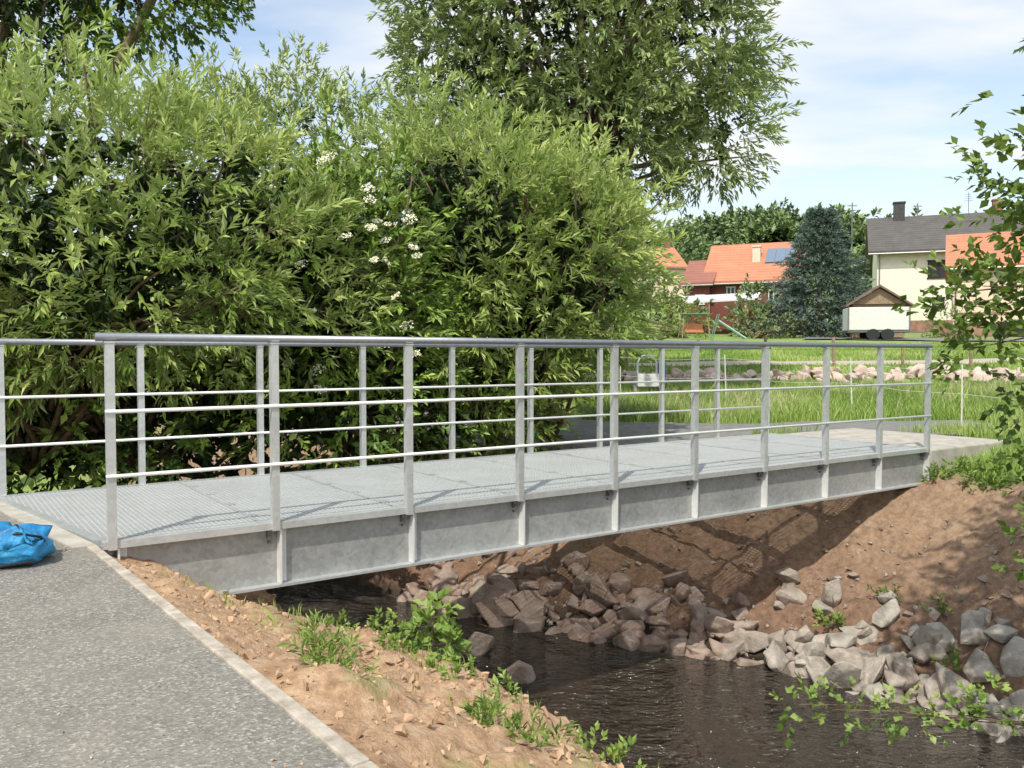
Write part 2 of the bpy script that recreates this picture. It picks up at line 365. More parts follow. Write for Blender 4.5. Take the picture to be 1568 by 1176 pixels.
scatter('river_rocks',big,[(p[0],p[1],-1.86) for p in pp],[.22,.28],M_rock,[.3,.3],seed=8)
N=3600; tt=rng.uniform(-5,0.5,N); x_,y_=rt(tt,0*tt); _,_,qK,qC,qN,_,_=river(x_,y_); qq=qK+.08+rng.random(N)*(qC-qK+.7); x_,y_=rt(tt,qq)
sc=rng.gamma(1.5,.007,N)+.004; m=(sc<.05); 
scatter('soil_clods',small,np.stack([x_,y_,H(x_,y_)+sc*.25],-1)[m],sc[m],M_clod,seed=6)
N=140; tt=rng.uniform(-5,.5,N); x_,y_=rt(tt,0*tt); _,_,qK,_,_,_,_=river(x_,y_); qq=qK-rng.random(N)**2*.9-.1; x_,y_=rt(tt,qq)
scatter('path_grit',small,np.stack([x_,y_,0*x_],-1),rng.uniform(.003,.008,N),M_clod,seed=16)
N=260; x_=np.linspace(.2,19,N)+rng.normal(0,.06,N); y_=20.0+rng.normal(0,.16,N)+x_*.02; sc=rng.uniform(.12,.28,N)
scatter('boulder_wall',big,np.stack([x_,y_,H(x_,y_)+sc*.35],-1),sc,M_pink,seed=11)
# ---------------------------------------------------------------- foliage engines
def leaves(name,base,dirs,length,K,ll,lw,mat,parent,tint,droop=.15,ang=.7,seed=0,f0=.08):
    r=np.random.default_rng(seed); Sn=len(base); length=np.broadcast_to(length,(Sn,))
    f=np.tile(np.linspace(f0,1,K)**.85,(Sn,1))+r.normal(0,.02,(Sn,K))
    p=base[:,None]+dirs[:,None]*(length[:,None]*f)[...,None]; p[...,2]-=droop*length[:,None]*f**2
    rv=norm(r.normal(size=(Sn,K,3))); d=dirs[:,None]
    perp=norm(np.cross(d,rv)); A=ang*r.uniform(.5,1.3,(Sn,K,1))*(1-.5*f[...,None]**3)
    ld=d*np.cos(A)+perp*np.sin(A); ld[...,2]-=.12; ld=norm(ld)
    sd=norm(np.cross(ld,norm(r.normal(size=(Sn,K,3))*.6+np.array([-.1,-.3,1.])))); nn=np.cross(sd,ld)
    l=(ll*r.uniform(.6,1.25,(Sn,K,1))); w=l*(lw/ll)
    a=p; t=p+ld*l-nn*l*.10; m=p+ld*l*.45+nn*l*.05
    V=np.stack([a,m+sd*w*.5,t,m-sd*w*.5],2).reshape(-1,3)
    n=Sn*K; F=np.arange(4*n).reshape(n,4)
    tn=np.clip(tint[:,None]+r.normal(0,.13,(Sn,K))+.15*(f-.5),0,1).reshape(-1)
    return mesh_np(name,V,F,mat,parent,False,None,{'tint':tn})
def crown(ells,dens,clump=.35,seed=0,upb=.5,inner=.0,lo=.72,hi=1.06,ground=None):
    r=np.random.default_rng(seed); B=[];D=[];T=[]
    E=np.array(ells,float)
    for e in E:
        c=e[:3]; R=e[3:6]; area=4*math.pi*((R[0]*R[1])**1.6/3+(R[0]*R[2])**1.6/3+(R[1]*R[2])**1.6/3)**(1/1.6)
        ncl=int(area/(clump**2*1.3))+3; per=max(3,int(dens*area/ncl))
        u=norm(r.normal(size=(ncl,3))); rad=r.uniform(lo,hi,(ncl,1)); rad=rad*(1+.12*np.sin(u[:,:1]*7+seed)*np.cos(u[:,2:3]*6))
        cc=c+u*R*rad; tint=r.normal(.47,.23,ncl)+.2*u[:,2]; sz=clump*r.uniform(.5,1.3,ncl)  # upper clumps tinted lighter: sunlit tops painted into the leaf colour
        n=r.integers(per//2,int(per*1.5)+1,ncl); id=np.repeat(np.arange(ncl),n)
        off=r.normal(size=(len(id),3))*.5; b=cc[id]+off*sz[id][:,None]
        d=norm(u[id]*.9+norm(off)*.7+np.array([0,0,upb])+r.normal(size=(len(id),3))*.28)
        keep=np.ones(len(id),bool)
        for e2 in E:
            if e2 is e: continue
            k=(((b-e2[:3])/e2[3:6])**2).sum(1); keep&=~(k<.5)
        B.append(b[keep]);D.append(d[keep]);T.append(tint[id][keep])
    B=np.concatenate(B);D=np.concatenate(D);T=np.concatenate(T)
    if ground is not None:
        k=B[:,2]>ground; B,D,T=B[k],D[k],T[k]
    return B,D,T
def branches(name,roots,tips,parent,r0=.06,r1=.012,n=6,seg=5,jit=.15,mat=None,sag=.1):
    mb=MB()
    for i,tp in enumerate(tips):
        rt_=Vector(roots[i%len(roots)]); tp=Vector(tp); pts=[];rs=[]
        for k in range(seg+1):
            f=k/seg; p=rt_.lerp(tp,f); p.z+=sag*math.sin(f*math.pi)*(tp-rt_).length
            if 0<k: p+=Vector(rng.normal(0,jit*.4,3))
            pts.append(p); rs.append(r0*(1-f)+r1*f)
        mb.tube(pts,rs,n)
    return mb.obj(name,mat or M_bark,parent,True)
def innerdark(ells,n,seed,par,ll=.16,lw=.09,k=.72):  # fills crowns against see-through; interior shade is painted into its dark leaves
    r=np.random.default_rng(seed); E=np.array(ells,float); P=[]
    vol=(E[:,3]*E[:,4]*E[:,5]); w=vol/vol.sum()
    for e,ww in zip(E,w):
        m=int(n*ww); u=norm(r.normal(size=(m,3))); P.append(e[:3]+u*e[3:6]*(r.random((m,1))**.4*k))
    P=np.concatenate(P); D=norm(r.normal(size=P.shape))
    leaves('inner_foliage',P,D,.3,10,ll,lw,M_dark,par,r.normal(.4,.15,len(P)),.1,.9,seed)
def tree(name,ells,dens,clump,seed,mat,L,K,ll,lw,inner=0,upb=.5,root=None,nb=30,r0=.06,droop=.15,ground=None,ang=.8,hi=1.06):
    par=empty(name); B,D,T=crown(ells,dens,clump,seed,upb,hi=hi,ground=ground)
    r=np.random.default_rng(seed+99)
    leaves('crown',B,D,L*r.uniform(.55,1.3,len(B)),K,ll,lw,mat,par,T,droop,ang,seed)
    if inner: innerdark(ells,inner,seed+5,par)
    if root is not None and nb:
        sel=r.choice(len(B),min(nb,len(B)),replace=False)
        branches('branches',root,B[sel],par,r0,.01,jit=.12)
        st=r.choice(len(B),min(len(B)//6,900),replace=False); mb=MB()
        for i in st: 
            a=B[i]-D[i]*L*.6; mb.tube([a,B[i]+D[i]*L*.3],[.009,.003],3)
        mb.obj('twigs',M_bark,par)
    return par,B,D,T
ellL=[(-5.0,9.1,2.6,2.2,1.5,1.4),(-3.5,9.5,2.5,1.35,1.3,1.15),(-7.2,9.2,2.4,2.1,1.5,2.1),(-4.3,9.0,1.9,1.7,.9,.9),(-2.75,10.1,1.8,1.05,1.0,1.1),(-6.2,9.1,1.7,1.3,.9,.9)]
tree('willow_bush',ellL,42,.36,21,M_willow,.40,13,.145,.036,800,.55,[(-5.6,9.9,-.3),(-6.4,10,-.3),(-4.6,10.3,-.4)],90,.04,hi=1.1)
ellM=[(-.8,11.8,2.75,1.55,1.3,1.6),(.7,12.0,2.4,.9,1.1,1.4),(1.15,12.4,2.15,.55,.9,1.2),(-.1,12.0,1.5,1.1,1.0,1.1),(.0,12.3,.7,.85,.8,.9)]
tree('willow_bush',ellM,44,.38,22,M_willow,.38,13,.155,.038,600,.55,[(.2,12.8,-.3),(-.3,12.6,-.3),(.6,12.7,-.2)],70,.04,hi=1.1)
ellE=[(-2.2,10.6,2.1,1.15,.9,1.45),(-1.8,10.9,1.0,1.2,.8,1.2),(-2.9,10.8,2.5,.8,.8,.95)]
pe,B,D,T=tree('elder_shrub',ellE,34,.4,23,M_elder,.33,11,.13,.05,400,.3,[(-2.2,11.6,-.6)],24,.04)
r=np.random.default_rng(4)
k=np.where((B[:,1]<10.15)&(B[:,0]>-2.85)&(B[:,0]<-1.1)&(B[:,2]>.95)&(B[:,2]<3.2))[0]; k=r.choice(k,48); k2=np.where((B[:,1]<10.5)&(B[:,2]<.9))[0]; k=np.r_[k,r.choice(k2,10)]
fp=B[k]+D[k]*.36+np.array([0,-.26,.05]); mb=MB()
for p in fp:
    R=r.uniform(.045,.095); nrm=Vector((r.normal(0,.3),-.55+r.normal(0,.2),.8)).normalized(); a=nrm.orthogonal().normalized(); c=nrm.cross(a)
    for j in range(70):
        rr=R*math.sqrt(r.random()); th=r.random()*6.28; ctr=Vector(p)+a*rr*math.cos(th)+c*rr*math.sin(th)+nrm*(.02-rr*rr*2+r.normal(0,.006)); s_=r.uniform(.006,.012)
        e1=Vector(r.normal(size=3)).normalized()*s_; e2=nrm.cross(e1).normalized()*s_
        mb.poly([ctr-e1,ctr-e2,ctr+e1,ctr+e2],[(0,1,2,3)])
mb.obj('flower_umbels',M_flower,pe)
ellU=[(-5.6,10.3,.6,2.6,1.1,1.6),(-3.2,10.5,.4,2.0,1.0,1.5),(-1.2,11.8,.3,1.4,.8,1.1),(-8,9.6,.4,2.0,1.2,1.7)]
tree('hedge_undergrowth',ellU,26,.4,24,M_elder,.35,10,.13,.06,1100,.3,[(-4,11,-.5),(-2,12,-.5)],20,.03)  # darker elder leaf chosen here to paint in shade under the willow canopy
ellT=[(.9,17,7.5,2.6,2.2,2.2),(2.9,17,7.3,1.9,1.8,2.0),(-.6,17,6.3,1.6,1.6,1.9),(-1.1,17,8.0,1.3,1.4,1.7),(1.7,16.6,5.4,1.6,1.4,1.3),(1.4,17,9.8,2.6,2.0,1.7),(3.95,17,5.6,.85,1.0,.95),(3.3,17,9.2,1.5,1.5,1.3),(-.2,17,4.6,1.6,1.3,1.3)]
pt,_,_,_=tree('willow_tree',ellT,34,.5,25,M_tall,.42,13,.18,.052,700,.3,[(1.0,17.2,3.6),(1.4,17.2,4.5)],60,.08,droop=.2,hi=1.03)
branches('trunk',[(.9,17.4,-.1)],[(1.2,17.2,5),(0,17,6),(2.6,17,6.5)],pt,.28,.1,10,6,.1,sag=.02)
ellB=[(-5.4,22,6.0,2.2,1.8,2.1),(-3.2,22,5.6,2.0,1.8,1.9),(-7.6,22,5.8,2,1.8,2.1),(-5,22,3.5,3.5,1.8,2.5),(-.8,22,4.6,2,1.6,2.2)]
pb,_,_,_=tree('willow_tree',ellB,15,.6,26,M_willow_far,.5,13,.2,.06,400,.7,[(-4.5,22.5,1)],25,.1)
ellD=[(-7.3,15.5,7.9,2.0,1.4,.8),(-9.5,15.5,7.4,2,1.5,1.5),(-5.6,15.5,8.6,1.0,1,.55)]
pd,_,_,_=tree('alder_tree',ellD,24,.5,27,M_elder,.45,14,.13,.08,300,.0,[(-10,16,3)],16,.05)
branches('trunk',[(-10.2,16.2,-.2)],[(-9,15.7,8),(-6,15.5,8.2)],pd,.22,.06,8,6,.2)
# right-hand alder overhanging
clA=[(3.24,5.5,2.3,.15),(3.16,5.5,1.98,.12),(2.78,5.5,1.5,.12),(3.02,5.5,1.5,.15),(3.24,5.5,1.7,.17),(2.95,5.5,1.12,.12),(3.3,5.5,1.36,.17),(3.35,5.5,.85,.14),(3.35,5.6,.5,.13),(3.5,5.6,.2,.15),(3.15,5.5,1.2,.12),(3.35,5.5,2.05,.14),(2.9,5.5,1.42,.1),(3.5,5.6,-.2,.15)]
ellA=[(x+.03,y,z,s,s*1.2,s*.8) for x,y,z,s in clA]
pa_,B,D,T=tree('alder_tree',ellA,165,.16,31,M_alder,.12,5,.07,.052,0,.2,None,0,.01,ang=1.0)
branches('boughs',[(5.6,5.8,1.2)],[Vector(e[:3]) for e in ellA],pa_,.022,.003,5,7,.04,sag=.08)
ellA2=[(4.9,5.3,2.6,1.1,1.1,1.3),(5.2,5.6,1.0,1.1,1.0,1.0),(4.75,5.9,.1,.65,.7,.7),(3.85,4.9,2.95,.55,.8,.75),(4.05,5.1,1.6,.4,.5,.8)]
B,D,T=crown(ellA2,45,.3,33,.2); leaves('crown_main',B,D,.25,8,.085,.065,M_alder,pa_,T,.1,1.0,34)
branches('trunk',[(6.1,5.7,-1.3)],[(5.7,5.7,1.3),(5.2,5.5,3.2)],pa_,.14,.04,10,6,.08,sag=.02)
clS=[(1.55,4.5,-.78,.05),(1.72,4.5,-.82,.05),(1.95,4.6,-.9,.09),(2.15,4.6,-.88,.09),(2.4,4.7,-.94,.06),(2.6,4.7,-.95,.10),(2.8,4.8,-.9,.10)]
ps_=empty('alder_sapling'); B,D,T=crown([(x,y,z,s,s,s*.4) for x,y,z,s in clS],150,.1,35,.5); leaves('crown',B,D,.07,5,.042,.032,M_weed,ps_,T,.1,1.0,36)
branches('stems',[(4.3,5.3,-1.5)],[c[:3] for c in clS],ps_,.008,.002,5,7,.03,sag=.03)
# ---------------------------------------------------------------- bank weeds
def weeds(name,cs,mat,dens,L,K,ll,lw,seed,upb=1.3):
    par=empty(name); E=[]
    for (t_,q_,s_) in cs:
        x,y=rt(t_,q_); z=float(H(x,y)); E.append((x,y,z+.015,s_,s_,s_*.18))
    B,D,T=crown(E,dens,.06,seed,upb,lo=.1,hi=1.0); leaves('foliage',B,D,L*np.random.default_rng(seed).uniform(.4,1.3,len(B)),K,ll,lw,mat,par,T,.1,.9,seed); return par
cs=[(-3.95,3.5,.05),(-3.75,3.55,.05),(-3.6,3.5,.06),(-3.45,3.45,.05),(-3.3,3.3,.06),(-3.1,3.5,.05),(-2.95,3.3,.04),(-2.7,3.2,.04),(-4.15,3.45,.04),(-2.4,3.15,.03),(-2.0,3.25,.04),(-1.75,3.05,.05),(-1.6,3.1,.05)]
weeds('bank_weeds',cs,M_weed,150,.055,6,.038,.018,41)
cs=[(-3.05,2.6,.09),(-2.85,2.55,.07),(-3.4,2.85,.06),(-3.2,2.85,.05),(-2.2,2.75,.08),(-2.05,2.6,.06),(-1.8,2.5,.06),(-1.95,2.85,.07),(-2.6,2.3,.03),(-2.35,2.0,.03)]
weeds('bank_weeds',cs,M_weed,120,.055,6,.05,.012,42)
x,y=rt(-3.25,3.55); z=float(H(x,y)); sp_=empty('young_sapling')
E=[(x-.02,y,z+.22,.08,.08,.05),(x+.05,y,z+.14,.09,.08,.04),(x-.09,y,z+.1,.07,.08,.04),(x+.02,y,z+.33,.05,.05,.04)]
B,D,T=crown(E,110,.07,44,.3); leaves('crown',B,D,.05,4,.07,.045,M_weed,sp_,T,.2,1.1,45); branches('stem',[(x,y,z)],[e[:3] for e in E],sp_,.005,.002,5,5,.01,sag=0)
r=np.random.default_rng(14); cs=[]
for i in range(12):
    t_=r.uniform(-6.0,1.0); x,y=rt(t_,0); qf=float(river(np.array(x),np.array(y))[5]); cs.append((t_,qf+r.uniform(.3,1.1),r.uniform(.04,.08)))
for i in range(16):
    t_=r.uniform(-1.9,.6); x,y=rt(t_,0); qt=float(river(np.array(x),np.array(y))[6]); cs.append((t_,qt+r.uniform(.1,.7),r.uniform(.05,.12)))
weeds('bank_weeds',cs,M_weed,80,.09,6,.06,.025,46)
# ---------------------------------------------------------------- grass
def grass_obj(name,x,y,h,w,seed,mat=M_grass,par=None,tb=.5):
    r=np.random.default_rng(seed); n=len(x); z=H(x,y); a=r.uniform(0,6.28,n); h=h*r.uniform(.5,1.3,n)
    lean=r.normal(0,.28,(n,2))*h[:,None]; sd=np.stack([np.cos(a),np.sin(a)],-1)*w*.5
    b0=np.stack([x-sd[:,0],y-sd[:,1],z-.02],-1); b1=np.stack([x+sd[:,0],y+sd[:,1],z-.02],-1)
    m1=np.stack([x+sd[:,0]*.8+lean[:,0]*.35,y+sd[:,1]*.8+lean[:,1]*.35,z+h*.6],-1); m0=np.stack([x-sd[:,0]*.8+lean[:,0]*.35,y-sd[:,1]*.8+lean[:,1]*.35,z+h*.6],-1)
    tp=np.stack([x+lean[:,0],y+lean[:,1],z+h],-1)
    V=np.stack([b0,b1,m1,tp,m0],1).reshape(-1,3); F=np.arange(5*n).reshape(n,5)
    pt=fbm(x*.6,y*.6,3); tn=np.clip(tb+pt*.7+r.normal(0,.16,n),0,1)
    return mesh_np(name,V,F,mat,par,False,None,{'tint':tn})
def lxy(x,y): return (x+2.36)*.822+(y-4.95)*.569, -(x+2.36)*.569+(y-4.95)*.822
PCa=np.array(PC)[::-1]
def meadow(n,h,w,seed,mat,tb=.5,pw=0):
    x=rng.uniform(1.2,16,n); y=rng.uniform(11.2,19.8,n); t_,q_,_,_,_,_,qT_=river(x,y); lx,ly=lxy(x,y)
    pathd=np.where(x<7.7,np.abs(y-np.interp(x,PCa[:,0],PCa[:,1])),9)
    keep=(q_>qT_+.9)&~((lx>-1)&(lx<10.9)&(ly>-.4)&(ly<2.3))&(pathd>1.2)&~((q_<qT_+1.6)&(x<6))
    if pw: keep&=(fbm(x*.5+3,y*.5,3)+rng.normal(0,.15,n)>.08)
    grass_obj('meadow_grass',x[keep],y[keep],h,w,seed,mat,None,tb)
meadow(75000,.24,.014,51,M_grass); meadow(15000,.36,.008,55,M_straw,.5,1)
n=26000; x=rng.uniform(3.5,9,n); y=rng.uniform(7.5,12.5,n); t_,q_,_,_,_,_,qT_=river(x,y)
lx,ly=lxy(x,y)
keep=(q_>qT_+.65+.6*fbm(x*2,y*2,2))&~((lx>-1)&(lx<10.9)&(ly>-.35)&(ly<2.3)); grass_obj('meadow_grass',x[keep],y[keep],.17,.010,52)
n=50000; x=rng.uniform(1,24,n); y=rng.uniform(20.4,36,n); keep=np.abs(y-np.interp(x,[4,12,20,30],[22.9,23.6,27,36]))>.8
grass_obj('field_grass',x[keep],y[keep],.12,.03,53,tb=.5)
n=1500; tt=rng.uniform(-4.4,-.9,n); x,y=rt(tt,0*tt); _,_,qK,qC,_,_,_=river(x,y); qq=qC+rng.normal(-.05,.12,n)-(rng.random(n)<.4)*rng.random(n)*1.1; x,y=rt(tt,qq)
k=(qq>qK+.25)&(fbm(x*2.2,y*2.2,2)>.1); grass_obj('bank_grass',x[k],y[k],.07,.004,54,tb=.6)
# ---------------------------------------------------------------- fences
M_white=simple('white_plastic',(.75,.75,.72),(.6,.6,.57),10,.5,bs=0)
M_wood=simple('wood_post',(.38,.28,.18),(.22,.15,.09),12,.9,bs=.4)
ff=empty('electric_fence'); mb=MB(); wr=MB()
fp=[(2.2,17.2),(4.2,16.6),(6.1,15.2),(6.9,13.0),(7.5,11.4),(8.6,9.6)]
for p in fp: z=float(H(*p)); mb.tube([(p[0],p[1],z-.1),(p[0]+random.uniform(-.05,.05),p[1],z+1.0)],.012,6); mb.box((p[0],p[1],z+.02),(.1,.02,.02))
for a,b_ in zip(fp[:-1],fp[1:]):
    for hh in (.55,.92): wr.tube([(a[0],a[1],float(H(*a))+hh),((a[0]+b_[0])/2,(a[1]+b_[1])/2,(float(H(*a))+float(H(*b_)))/2+hh-.04),(b_[0],b_[1],float(H(*b_))+hh)],.003,4)
mb.obj('fence_posts',M_white,ff); wr.obj('fence_wires',M_white,ff)
wf=empty('wooden_fence'); mb=MB(); wr=MB(); P_=[(x,21.3+.02*x) for x in np.arange(2.9,20,1.75)]
for p in P_: z=float(H(*p)); mb.tube([(p[0],p[1],z-.2),(p[0]+random.uniform(-.04,.04),p[1],z+random.uniform(.6,.85))],.04,7)
for a,b_ in zip(P_[:-1],P_[1:]): wr.tube([(a[0],a[1],float(H(*a))+.5),(b_[0],b_[1],float(H(*b_))+.5)],.004,4)
mb.obj('fence_posts',M_wood,wf); wr.obj('fence_wires',M_bolt,wf)
M_blue=simple('blue_plastic',(.03,.12,.5),(.02,.08,.35),8,.4,bs=0)
hc=empty('hand_cart',(2.80,17.6,float(H(2.8,17.6))+.12)); mb=MB()
mb.tube([(-.2,0,.1),(-.2,0,.66),(-.13,0,.78),(.0,0,.82),(.13,0,.78),(.2,0,.66),(.2,0,.1)],.024,8); mb.box((0,-.08,.3),(.44,.3,.26)); mb.obj('frame_tray',M_white,hc,False,.01)
MB().box((.3,-.05,.5),(.14,.22,.36)).obj('blue_canister',M_blue,hc,False,.03)
mb=MB(); 
for sx_ in(-.26,.26): mb.tube([(sx_-.03,0,.06),(sx_+.03,0,.06)],.14,12)
mb.obj('wheels',M_bolt,hc)
# ---------------------------------------------------------------- blue bag
M_bag,nt,b=newmat('blue_bag_fabric'); nt.links.new(ramp(nt,noise(nt,7,3),[(.35,(.01,.14,.34)),(.55,(.02,.25,.52)),(.7,(.06,.38,.66))]),b.inputs['Base Color']); b.inputs['Roughness'].default_value=.55; bump(nt,b,noise(nt,16,4),.8,.02)
M_wbag=simple('white_bag_print',(.6,.75,.8),(.35,.6,.7),9,.5,bs=.4)
bg=empty('blue_bag',(-2.75,4.42,.0),.25); bg.scale=(.92,.92,.95)
bm=bmesh.new(); bmesh.ops.create_cube(bm,size=1); bmesh.ops.subdivide_edges(bm,edges=bm.edges[:],cuts=13,use_grid_fill=True)
for v in bm.verts:
    p=v.co.copy(); q_=p.normalized()*.62; p=p.lerp(q_,.45)
    x,y,z=p; top=.6+.4*math.cos(x*3.2); z2=(z+.5)*(.55+.5*top) 
    n_=float(fbm(np.array(x*4+3),np.array(y*4+z*5),4)); z2=max(0,z2*(1+.7*n_)*(1-.25*(y+.5)))
    v.co=Vector((x*.62+n_*.06,y*.36+n_*.05,z2*.19+.006))
m=bpy.data.meshes.new('bag_body'); bm.to_mesh(m); bm.free(); m.materials.append(M_bag)
for p in m.polygons: p.use_smooth=True
link(bpy.data.objects.new('bag_body',m),bg)
M_blk=simple('black_trim',(.02,.02,.022),(.012,.012,.012),10,.6,bs=0)
mb=MB(); mb.tube([(-.3,-.19,.015),(0,-.215,.012),(.27,-.17,.03),(.32,0,.05),(.31,.1,.06)],.009,6); mb.tube([(.1,-.12,.15),(.2,-.17,.19),(.3,-.1,.15),(.3,0,.1)],.008,6); mb.obj('trim_and_strap',M_blk,bg,True)
mb=MB(); mb.poly([(-.2,-.17,.03),(-.02,-.2,.05),(-.0,-.16,.17),(-.08,-.08,.23),(-.2,-.1,.2),(-.1,-.04,.24)],[(0,1,2,3,4),(4,3,5)]); mb.obj('white_panel',M_wbag,bg)
# ---------------------------------------------------------------- village
M_wallw=simple('white_render',(.84,.82,.70),(.78,.75,.62),3,.9,bs=.1)
M_wallp=simple('cream_render',(.80,.64,.49),(.72,.56,.43),3,.9,bs=.1)
M_wood_r=simple('red_timber',(.24,.08,.06),(.14,.045,.035),8,.8,bs=.2)
M_stone=simple('red_sandstone',(.38,.22,.17),(.24,.13,.1),3,.9,bs=.5)
def roofmat(name,a,c):
    m,nt,b=newmat(name); tc=nt.nodes.new('ShaderNodeTexCoord'); w=nt.nodes.new('ShaderNodeTexWave'); w.wave_type='BANDS'; w.bands_direction='X'; w.inputs['Scale'].default_value=1.3
    nt.links.new(tc.outputs['Object'],w.inputs['Vector']); w2=nt.nodes.new('ShaderNodeTexWave'); w2.bands_direction='Z'; w2.wave_profile='SAW'; w2.inputs['Scale'].default_value=1.6; nt.links.new(tc.outputs['Object'],w2.inputs['Vector'])
    f=math_n(nt,'ADD',math_n(nt,'MULTIPLY',noise(nt,1.5,6,.7),.7),math_n(nt,'MULTIPLY',w2.outputs['Fac'],.3)); nt.links.new(ramp(nt,f,[(.3,c),(.7,a)]),b.inputs['Base Color']); b.inputs['Roughness'].default_value=.8
    bump(nt,b,math_n(nt,'ADD',w.outputs['Fac'],w2.outputs['Fac']),.5,.04); return m
M_rorange=roofmat('orange_tiles',(.58,.25,.14),(.42,.16,.09)); M_rdark=roofmat('dark_tiles',(.13,.12,.11),(.07,.065,.06)); M_rred=roofmat('red_tiles',(.36,.15,.11),(.24,.1,.07)); M_rbrown=roofmat('brown_tiles',(.26,.17,.14),(.16,.1,.08))
M_glass,nt,b=newmat('window_glass'); b.inputs['Base Color'].default_value=(.03,.04,.05,1); b.inputs['Roughness'].default_value=.1
M_solar,nt,b=newmat('solar_panel'); b.inputs['Base Color'].default_value=(.16,.22,.3,1); b.inputs['Roughness'].default_value=.25
M_dk=simple('dark_opening',(.03,.028,.025),(.02,.02,.02),4,.9,bs=0)
M_chim=simple('chimney_brick',(.3,.15,.1),(.2,.1,.07),6,.9)
M_chimd=simple('chimney_slate',(.08,.08,.085),(.05,.05,.05),6,.9)
def house(name,loc,rz,w,d,h,rh,wall,roof,wins=(),chims=(),over=.4,base=None,dz=-1.5,win_frame=None):
    e=empty(name,loc,rz)
    mb=MB(); mb.box((w/2,d/2,(h+dz)/2),(w,d,h-dz)); mb.poly([(.001,0,h),(.001,d,h),(.001,d/2,h+rh),(w-.001,0,h),(w-.001,d,h),(w-.001,d/2,h+rh)],[(0,1,2),(3,5,4),(0,2,5,3),(1,4,5,2)]); mb.obj('walls',wall,e)
    sl=rh/(d/2); th=.16; mb=MB()
    for sg in(0,1):
        y0=-over if sg==0 else d+over; z0=h-over*sl; y1=d/2; z1=h+rh
        a=[(-over,y0,z0+.03),(w+over,y0,z0+.03),(w+over,y1,z1+.03),(-over,y1,z1+.03)]
        mb.poly(a+[(x,y,z+th) for x,y,z in a],[(0,1,2,3),(4,5,6,7),(0,1,5,4),(1,2,6,5),(2,3,7,6),(3,0,4,7)])
    mb.obj('roof',roof,e)
    mb=MB(); mb.tube([(-over,-over-.05,h-over*sl),(w+over,-over-.05,h-over*sl)],.06,6); mb.tube([(.15,-.08,h-.2),(.15,-.08,0)],.04,6); mb.obj('gutter',M_bolt,e)
    fr=MB(); gl=MB()
    for (x,z,ww,hh) in wins:
        gl.box((x,-.012,z),(ww,.03,hh)); 
        for dx in(-ww/2,0,ww/2): fr.box((x+dx,-.035,z),(.07,.05,hh+.1))
        for dz_ in(-hh/2,hh/2): fr.box((x,-.038,z+dz_),(ww+.16,.06,.08))
    if wins: gl.obj('window_glass',M_glass,e); fr.obj('window_frames',win_frame or M_white,e)
    for j,(x,y,ww,hh,mt) in enumerate(chims):
        zr=h+rh-abs(y-d/2)*sl; MB().box((x,y,zr+hh/2-.2),(ww,ww,hh+.6)).box((x,y,zr+hh+.14),(ww+.12,ww+.12,.1)).obj('chimney_%d'%(j+1),mt,e)
    if base: MB().box((base[0],-.03,base[2]),(base[1],.08,base[3])).obj('stone_base',M_stone,e)
    return e
wh=house('white_house',(25.7,60,2.6),math.radians(-21),9.8,9,5.9,2.7,M_wallw,M_rdark,[(3.9,4.4,1.3,1.2),(3.9,2.1,.7,.7),(6.8,4.4,1.3,1.2)],[(1.6,4.2,.75,1.2,M_chimd),(8.0,4.2,.6,1.0,M_chim)],.6,(3.6,3.4,.1,1.6),win_frame=M_dk)
mb=MB(); mb.tube([(6.3,5.2,8.5),(6.3,5.2,10.4)],.025,5); [mb.tube([(6.3-.3+.05*i,5.2,9.8+.15*i),(6.3+.3-.05*i,5.2,9.8+.15*i)],.012,4) for i in range(4)]; mb.obj('antenna',M_bolt,wh)
oh=house('cream_house',(25.1,48.5,1.75),math.radians(-27),12,8,4.4,2.1,M_wallp,M_rorange,[(3.9,3.1,1.0,1.1),(6.5,3.1,1.0,1.1),(.95,.55,.7,1.3)],[(4.4,2.8,.6,1.2,M_chim)],.4,(1.4,2.8,-.1,2.4))
MB().box((2.9,-.09,.1),(1.5,.1,2.2)).box((5.6,-.03,.1),(2.2,.08,2.2)).obj('garage_doors',M_dk,oh)
MB().box((6.6,-.05,.2),(1.0,.1,2.2)).box((4.4,-.03,1.7),(8.6,.07,.12)).obj('sandstone_trim',M_stone,oh)
bn=house('red_barn',(13.0,56.5,2.75),math.radians(-24),5.6,6.5,3.3,2.5,M_wood_r,M_rorange,[(1.5,2.5,.5,.6),(2.6,2.4,.45,.8),(4.2,2.2,.6,.7)],[(2.9,1.6,.5,.9,M_wallp)],.4)
a=math.atan2(2.5,3.25); 
Mx=Matrix.Translation((4.4,1.8,3.3+1.8*2.5/3.25+.27))@Matrix.Rotation(a,4,'X'); mb=MB(); [mb.box((i*.62-.62,0,0),(.58,1.7,.05),Mx) for i in range(3)]; mb.obj('solar_panels',M_solar,bn)
b2=house('barn_annex',(11.5,56.6,2.75),math.radians(-24),1.6,5.5,3.1,1.6,M_wood_r,M_rred,[(1.0,2.0,.5,.6)],(),.3)
aw=empty('awning_roof',(10.4,53.3,2.5),math.radians(-14)); mb=MB(); mb.poly([(0,0,1.8),(5.0,0,2.0),(5.0,2,2.5),(0,2,2.3),(0,0,1.9),(5.0,0,2.1),(5.0,2,2.6),(0,2,2.4)],[(0,1,2,3),(4,5,6,7),(0,1,5,4),(1,2,6,5),(2,3,7,6),(3,0,4,7)]); mb.obj('canopy',M_white,aw)
mb=MB(); [mb.tube([(x,.1,-.5),(x,.1,1.85)],.05,6) for x in(.2,1.9,3.6,4.8)]; mb.obj('posts',M_wood,aw)
house('small_house',(14.0,82,6.3),math.radians(20),3.0,5,3.4,2.0,M_wallp,M_rorange,[(1.4,2.2,.8,.9)],[(2.5,2.5,.4,1.0,M_chim)],.3,dz=-4)
